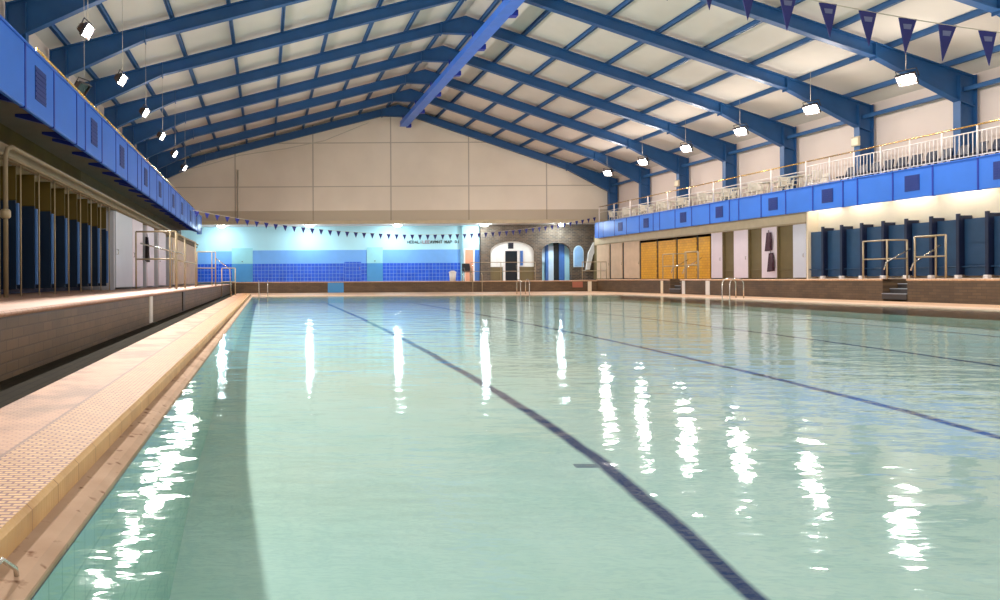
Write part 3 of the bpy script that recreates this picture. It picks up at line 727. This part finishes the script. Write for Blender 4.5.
for i in range(6):
    y = 20.6 + 2.1 * i
    t = thing('fluorescent_lamp', 'fluorescent batten under the right gallery, %s from the near end' % nth(i), 'lamp', (24.72, y, 4.08), 'battens under the right gallery')
    MB().bbox(24.66, 24.78, y - .8, y + .8, 4.1, 4.15, .01).build('lamp_body', M['white'], t)
    MB().tube([(24.72, y - .77, 4.075), (24.72, y + .77, 4.075)], .019, 8).build('tube', glow('fluorescent_glow', (1, .9, .72, 1), TUBE_E), t)
def flat_bay(y0, y1, kind, label, z1=3.36):
    t = thing('changing_cubicle', label, 'cubicle', (24.6, (y0 + y1) / 2, DR))
    if kind in ('mauve', 'palegrey', 'beige'):
        gp = .12 if kind == 'beige' else .02
        MB().bbox(24.5, 24.56, y0 + gp, y1 - gp, DR + .06, z1, .01).build('door', M[kind], t)
        MB().tube([(24.48, y0 + .12, 1.85), (24.45, y0 + .12, 1.85), (24.45, y0 + .12, 2.0), (24.48, y0 + .12, 2.0)], .012, 6).build('handle', M['chrome'], t)
    elif kind == 'yellow':
        MB().bbox(24.5, 24.57, y0 + .1, y1 - .1, DR + .03, z1 - .15, .01).build('door', M['yellowtile'], t)
    else:
        MB().bbox(24.64, 24.7, y0 + .02, y1 - .02, DR + .05, z1, .01).build('back_panel', M['olive'], t)
        MB().bbox(24.58, 24.64, y0 + .04, y1 - .04, DR + .42, DR + .47, .01).build('bench', M['olive'], t)
    MB().bbox(24.52, 25.48, y0 - .035, y0 + .035, DR, z1, .01).build('partition', M['black'] if kind in ('yellow', 'beige') else M['olive'], t)
    return t
bays = [(31.68, 32.5, 'palegrey', 'pale grey cubicle door at the end of the navy cubicles'), (32.5, 33.5, 'olive', 'open olive cubicle beside the pale grey door'),
        (33.5, 34.55, 'mauve', 'pale mauve cubicle door with a dark coat hung on it'), (34.55, 35.5, 'olive', 'open olive cubicle between the coat door and the middle mauve door'),
        (35.5, 36.6, 'mauve', 'pale mauve cubicle door, middle of the three on the right'), (36.6, 37.5, 'olive', 'open olive cubicle between two plain mauve doors'),
        (37.5, 38.45, 'mauve', 'pale mauve cubicle door next to the mustard doors'),
        (38.45, 39.65, 'yellow', 'mustard cubicle front next to the mauve doors'), (39.65, 41.65, 'yellow', 'mustard cubicle front behind the far right stair rails'),
        (41.65, 43.7, 'yellow', 'mustard cubicle front beyond the far stair rails'), (43.7, 45.7, 'yellow', 'mustard cubicle front next to the beige fronts'),
        (45.7, 47.9, 'beige', 'beige cubicle front next to the mustard fronts'), (47.9, 49.7, 'beige', 'beige cubicle front, middle of the three beige ones'), (49.7, 51.8, 'beige', 'beige cubicle front at the far end of the right deck')]
for a, b, k, lab in bays: flat_bay(a, b, k, lab)
def coat(x, s, y, z, label, mat, n):
    m = MB()
    m.hexa([(x, y - .2, z - .95), (x + s * .12, y - .2, z - .95), (x + s * .12, y + .16, z - 1.0), (x, y + .16, z - 1.0), (x, y - .12, z - .1), (x + s * .07, y - .12, z - .1), (x + s * .07, y + .1, z - .1), (x, y + .1, z - .1)])
    m.tube([(x + s * .06, y - .1, z - .15), (x + s * .1, y - .22, z - .5), (x + s * .09, y - .2, z - .8)], [.05, .06, .05], 8)
    m.tube([(x + s * .05, y, z - .12), (x + s * .04, y, z + .02)], .015, 6)
    tag(m.build('hanging_coat', mat, recentre=True), label, 'coat')
coat(24.47, -1, 33.95, 3.2, 'dark maroon coat hanging on a pale mauve cubicle door', paint('maroon_cloth', rgb(66, 38, 52), .8), 0)
coat(24.47, -1, 33.8, 2.2, 'dark maroon bag hanging below the coat on the mauve door', MATS['maroon_cloth'], 0)

# ------------------------------------------------------------------ changing cubicles, left side
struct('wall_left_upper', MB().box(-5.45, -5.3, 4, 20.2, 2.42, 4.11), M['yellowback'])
struct('wall_left_lower', MB().box(-5.45, -5.3, 4, 20.2, DL, 2.42), M['navyframe'])
struct('wall_left_rear', MB().box(-5.45, -5.3, 20.2, 44.5, DL, 4.11), M['olive'])
def left_cubicle(y, label):
    t = thing('changing_cubicle', label, 'cubicle', (-4.7, y, DL), 'dark blue changing cubicles on the left')
    MB().bbox(-5.28, -4.36, y - .02, y + .02, DL + .12, 2.35, .01).build('partition', M['blueback'], t)
    MB().bbox(-5.28, -4.36, y - .015, y + .015, 2.36, 2.955, .01).build('upper_panel', M['yellowback'], t)
    MB().bbox(-4.36, -4.31, y - .03, y + .03, DL + .2, 2.3, .01).build('edge_strip', M['blueframe'], t)
    MB().tube([(-4.28, y, DL), (-4.28, y, 3.0)], .014, 8).build('post', M['pipe'], t)
    MB().bbox(-5.29, -5.22, y + .04, y + .95, DL + .1, 2.38, .01).build('back_panel', M['blueback'], t)
    MB().bbox(-5.22, -4.95, y + .04, y + .95, DL + .38, DL + .43, .01).build('bench', M['navyframe'], t)
    return t
lc = None
for k in range(8):
    y = 19.25 - .995 * k; lab = 'dark blue changing cubicle under the mustard wall, %s from the pale grey door' % nth(k)
    if lc is None: lc = left_cubicle(y, lab)
    else: dup(lc, (-4.7, y, DL), lab)
for k in range(8, 13):
    dup(lc, (-4.7, 19.25 - .995 * k, DL), 'dark blue changing cubicle at the near left end, %s from the pale grey door' % nth(k))
t = thing('pipe_header', 'cream twin pipe header running above the left cubicle posts', 'pipe rail', (-4.2, 20, 3.0))
MB().tube([(-4.2, 11.35, DL), (-4.2, 11.35, 2.95), (-4.2, 11.45, 3.1), (-4.2, 11.65, 3.16), (-4.2, 44, 3.16)], .04, 12).build('upper_pipe', M['pipe_dull'], t)
MB().tube([(-4.26, 6, 3.0), (-4.26, 44, 3.0)], .032, 10).build('lower_pipe', M['pipe_dull'], t)
MB().bbox(-4.4, -4.3, 6, 44, 2.96, 3.22, .01).build('backing_board', M['pipe_dull'], t)
MB().lathe((-4.2, 11.35, 1.95), [(.06, 0), (.085, .03), (.085, .12), (.06, .15)], 12).build('clamp', M['pipe'], t)
def left_bay(y0, y1, kind, label):
    t = thing('changing_cubicle', label, 'cubicle', (-4.35, (y0 + y1) / 2, DL))
    if kind == 'olive':
        MB().bbox(-4.9, -4.84, y0 + .02, y1 - .02, DL + .05, 2.95, .01).build('back_panel', M['olive'], t)
        MB().bbox(-4.84, -4.6, y0 + .04, y1 - .04, DL + .42, DL + .47, .01).build('bench', M['darkgrey'], t)
    else:
        MB().bbox(-4.36, -4.3, y0 + .03, y1 - .03, DL + .06, 2.95, .01).build('door', M[kind], t)
        MB().tube([(-4.3, y0 + .14, 1.7), (-4.26, y0 + .14, 1.7), (-4.26, y0 + .14, 1.84), (-4.3, y0 + .14, 1.84)], .012, 6).build('handle', M['chrome'], t)
    MB().bbox(-5.28, -4.34, y0 - .03, y0 + .03, DL, 2.95, .01).build('partition', M['palegrey'], t)
for a, b, k, lab in ((20.2, 22.75, 'palegrey', 'wide pale grey door at the end of the dark blue left cubicles'), (22.75, 24.7, 'mauve', 'white cubicle door behind the left rails, nearest the pale grey door'),
                     (24.7, 25.6, 'olive', 'open olive cubicle on the left behind the first white door'), (25.6, 27.2, 'mauve', 'white cubicle door in the middle behind the left rails'),
                     (27.2, 28.4, 'olive', 'open olive cubicle on the left behind the second white door'), (28.4, 30.4, 'mauve', 'white cubicle door farthest along behind the left rails'),
                     (30.4, 32.6, 'olive', 'open olive cubicle on the left after the last white door'), (32.6, 35.4, 'beige', 'beige cubicle front on the left, nearest of three'),
                     (35.4, 38.6, 'beige', 'beige cubicle front on the left, middle of three'), (38.6, 43.5, 'beige', 'beige cubicle front on the left, farthest of three')):
    left_bay(a, b, k, lab)
coat(-4.28, 1, 25.2, 2.6, 'dark coat hanging between the white left cubicle doors', paint('black_cloth', rgb(40, 34, 40), .8), 0)

# ------------------------------------------------------------------ rails, stairs and pool fittings
def guard_rail(label, pts, z0, h=1.45, mat='pipe', slope=None, r=.028):
    t = thing('guard_rail', label, 'rail', (pts[0][0], pts[0][1], z0))
    for p in pts: MB().tube([(p[0], p[1], z0), (p[0], p[1], z0 + h)], r, 8).build('post', M[mat], t)
    MB().tube([(p[0], p[1], z0 + h) for p in pts], r, 8).build('top_rail', M[mat], t)
    MB().tube([(p[0], p[1], z0 + h * .52) for p in pts], r * .9, 8).build('middle_rail', M[mat], t)
    if slope: MB().tube(slope, r * .85, 8).build('handrail', M['chrome'], t)
    return t
for n, (a, b) in enumerate(STAIRS):
    which = 'near' if n == 0 else 'far'
    t = thing('deck_stairs', 'grey steps cut through the %s part of the right deck riser' % which, 'stairs', (23.5, (a + b) / 2, 0.1))
    for i, (x0, z1) in enumerate(((23.0, .32), (23.3, .5), (23.6, .68))):
        MB().box(x0, 24.0, a, b, .1, z1 - .03).build('riser', M['darkgrey'], t)
        MB().bbox(x0 - .02, 24.0, a, b, z1 - .03, z1, .01).build('tread', M['grey'], t)
    guard_rail('pale tube guard rail on the far side of the %s right deck steps' % which, [(23.25, b + 1.1), (23.25, b + .06), (24.0, b + .06)], DR, 1.45, 'pipe',
               [(23.12, b + .04, DR + .35), (23.2, b + .04, DR + .62), (24.1, b + .04, DR + 1.12)])
    guard_rail('pale tube guard rail on the near side of the %s right deck steps' % which, [(24.0, a - .06), (23.25, a - .06), (23.25, a - 1.2)], DR, 1.5, 'pipe',
               [(23.12, a - .04, DR + .3), (23.2, a - .04, DR + .55), (24.2, a - .04, DR + 1.2)])
guard_rail('cream tube guard rail across the left deck before the white doors', [(-4.05, 22), (-2.98, 22), (-2.8, 22)], DL, 1.8, 'pipe', [(-3.9, 21.95, 2.1), (-2.55, 21.95, 1.75)])
guard_rail('cream tube rail running along the left deck edge beyond the cross rail', [(-2.8, 22.2), (-2.8, 24.5), (-2.72, 27.5)], DL, 1.75, 'pipe')
guard_rail('cream tube guard rail across the left deck, farther of the two', [(-3.2, 33), (-2.5, 33), (-2.33, 33)], DL, 1.6, 'pipe', [(-2.3, 32.95, 1.95), (-1.65, 32.95, 1.45), (-1.6, 32.95, .06)])
guard_rail('low tube rail beside the far left steps', [(-2.25, 36.5), (-1.55, 36.5)], .06, 1.5, 'pipe')
guard_rail('thin pale rail along the edge of the far deck before the arches', [(14.4, 48.95), (16.5, 48.95), (18.9, 48.95)], DB, 1.3, 'pipe', r=.022)
guard_rail('pale rail at the right corner of the far deck', [(22.3, 49.2), (23.6, 49.2), (24.0, 49.2)], DB, 1.3, 'pipe', r=.025)

def ladder(label, x, y, dx, dy):
    t = thing('pool_ladder', label, 'ladder', (x, y, ZS))
    px, py = -dy, dx
    for s in (-.25, .25):
        ox, oy = x + px * s, y + py * s
        pts = [(ox - dx * .45, oy - dy * .45, ZS), (ox - dx * .45, oy - dy * .45, ZS + .62)]
        for a in range(0, 181, 30):
            c = math.cos(math.radians(a)); sn = math.sin(math.radians(a)); pts.append((ox + dx * (-.15 - .3 * c), oy + dy * (-.15 - .3 * c), ZS + .65 + .22 * sn))
        pts += [(ox + dx * .15, oy + dy * .15, ZS), (ox + dx * .15, oy + dy * .15, -.38)]
        MB().tube(pts, .024, 8).build('side_rail', M['chrome'], t)
    for z in (-.3, -.08):
        c = Vector((x + dx * .15, y + dy * .15, z)); MB().tube([c - Vector((px, py, 0)) * .25, c + Vector((px, py, 0)) * .25], .03, 8).build('rung', M['chrome'], t)
ladder('steel pool ladder over the right pool edge', PX1, 30.6, -1, 0)
ladder('steel pool ladder over the far left corner of the pool', -.1, PY1, 0, -1)
ladder('steel pool ladder over the far pool edge below the arches', 14.8, PY1, 0, -1)
t = thing('grab_rail', 'bent steel grab rail in the gutter at the near left corner', 'rail', (-.765, 2.0, .02))
MB().tube([(-.79, 1.7, .02), (-.79, 1.8, .1), (-.775, 2.05, .115), (-.76, 2.12, .06), (-.76, 2.14, .0)], .008, 10).build('rail_tube', M['chrome'], t)
MB().lathe((-.765, 2.14, .0), [(.014, 0), (.014, .01)], 12).build('flange', M['chrome'], t)

# painted depth posts on the deck risers
def stripe(label, face, p, z0, z1, mat, wdt=.28):
    m = MB()
    if face == 'left': m.bbox(XDL - .035, XDL - .0, p - wdt / 2, p + wdt / 2, z0, z1, .005)
    elif face == 'right': m.bbox(XDR - .0, XDR + .035, p - wdt / 2, p + wdt / 2, z0, z1, .005)
    else: m.bbox(p - wdt / 2, p + wdt / 2, 48.49, 48.535, z0, z1, .005)
    tag(m.build('riser_post', M[mat], recentre=True), label, 'post')
stripe('white painted post on the left deck riser', 'left', 14.2, .08, DL - .06, 'white', .3)
stripe('dark post on the left deck riser beyond the white one', 'left', 19.9, .08, DL - .06, 'darkgrey', .5)
stripe('white post on the far deck riser near the beige fronts', 'back', 22.5, ZS, DB - .06, 'cream', .25)
stripe('white post on the right deck riser left of the far steps', 'right', 40.6, ZS, DR - .08, 'cream', .22)
stripe('white post on the right deck riser beside the far steps', 'right', 38.5, ZS, DR - .08, 'white', .25)
stripe('white post on the right deck riser right of the far steps', 'right', 36.4, ZS, DR - .08, 'white', .32)
stripe('teal painted section of the far deck riser', 'back', 4.9, ZS, DB - .06, 'teal_panel', 1.1)
tag(MB().bbox(21.3, 22.0, 48.47, 48.53, .3, .7, .01).build('riser_sign', M['lifebuoy'], recentre=True), 'small dull red sign on the far deck riser', 'sign')
# attendant's chair on the far deck
t = thing('attendant_chair', 'dark seated tubular attendant chair on the far deck by the salmon door', 'chair', (14.3, 49.5, DB))
MB().bbox(14.0, 14.6, 49.25, 49.75, DB + .62, DB + .68, .02).build('seat', M['black'], t)
MB().hexa([(14.0, 49.72, DB + .7), (14.6, 49.72, DB + .7), (14.6, 49.77, DB + .7), (14.0, 49.77, DB + .7), (14.03, 49.82, DB + 1.25), (14.57, 49.82, DB + 1.25), (14.57, 49.86, DB + 1.25), (14.03, 49.86, DB + 1.25)]).build('backrest', M['black'], t)
for sx in (14.03, 14.57):
    for sy in (49.28, 49.72): MB().tube([(sx, sy, DB), (sx, sy, DB + .64)], .025, 8).build('leg', M['chrome'], t)
    MB().tube([(sx, 49.28, DB + .64), (sx, 49.28, DB + .92), (sx, 49.8, DB + .92)], .02, 8).build('armrest', M['chrome'], t)
t = thing('step_rails', 'pair of pale handrails on the far deck riser below the attendant chair', 'rail', (14.5, 48.3, ZS))
for x in (14.3, 14.95): MB().tube([(x, 48.42, DB + .5), (x, 48.3, DB + .55), (x, 48.2, DB + .4), (x, 48.2, ZS)], .03, 8).build('side_rail', M['pipe'], t)
t = thing('bin', 'small white litter bin on the far deck at the left of the attendant chair', 'bin', (13.3, 49.6, DB))
MB().lathe((13.3, 49.6, DB), [(.2, 0), (.25, .6)], 16).build('bin_body', M['white'], t)
MB().lathe((13.3, 49.6, DB + .6), [(.27, 0), (.27, .05), (.1, .14)], 16).build('bin_lid', M['white'], t)

# ------------------------------------------------------------------ pennant lines
def pennants(label, pts_fn, n, wd, ht, loc, band, r):
    t = thing('pennant_line', label, 'bunting', loc)
    MB().tube([pts_fn(i / 60) for i in range(61)], r, 5).build('cord', M['cord'], t)
    for i in range(n):
        u = (i + .5) / n; p = Vector(pts_fn(u)); q = Vector(pts_fn(min(1, u + .004))); d = (q - p).normalized(); d.z *= .5
        nrm = d.cross(Vector((0, 0, 1))).normalized() * .004
        tw = random.uniform(-.12, .12); tip = p + Vector((0, tw * ht, -ht)) + d * random.uniform(-.05, .05) * ht
        a, b = p - d * wd / 2, p + d * wd / 2
        m = MB(); v = [a - nrm, b - nrm, tip - nrm, a + nrm, b + nrm, tip + nrm]; m.v = [tuple(x) for x in v]
        for f in ((0, 1, 2), (5, 4, 3), (0, 3, 4, 1), (1, 4, 5, 2), (2, 5, 3, 0)): m.face(f)
        o = m.build('pennant', M['flag'], t)
        if band:
            k = MB(); e = 1.6
            def at(s, z): return p + d * (wd * s) + (tip - p) * z
            k.v = [tuple(x) for x in [at(-.24, .16) - nrm * e, at(.24, .16) - nrm * e, at(.19, .3) - nrm * e, at(-.19, .3) - nrm * e, at(-.24, .16) + nrm * e, at(.24, .16) + nrm * e, at(.19, .3) + nrm * e, at(-.19, .3) + nrm * e]]
            for f in ((3, 2, 1, 0), (4, 5, 6, 7), (0, 1, 5, 4), (1, 2, 6, 5), (2, 3, 7, 6), (3, 0, 4, 7)): k.face(f)
            k.build('printed_band', M['flagband'], o)
    return t
def near_line(u):
    x = -4.0 + 29.7 * u; return (x, 8.41, 3.56 + .017 * (x - 13) ** 2)
def far_line(u):
    x = -3.96 + 28.1 * u; y = 38 + 12.8 * u; z0 = 4.75 + .65 * u
    return (x, y, z0 - 5.3 * u * (1 - u))
pennants('near line of navy pennants sagging across the pool from column to column', near_line, 62, .22, .42, (9.9, 8.41, 3.78), True, .006)
pennants('far line of small navy pennants sagging before the blue far wall', far_line, 52, .3, .34, (10, 44, 3.6), False, .008)
bpy.context.view_layer.update()
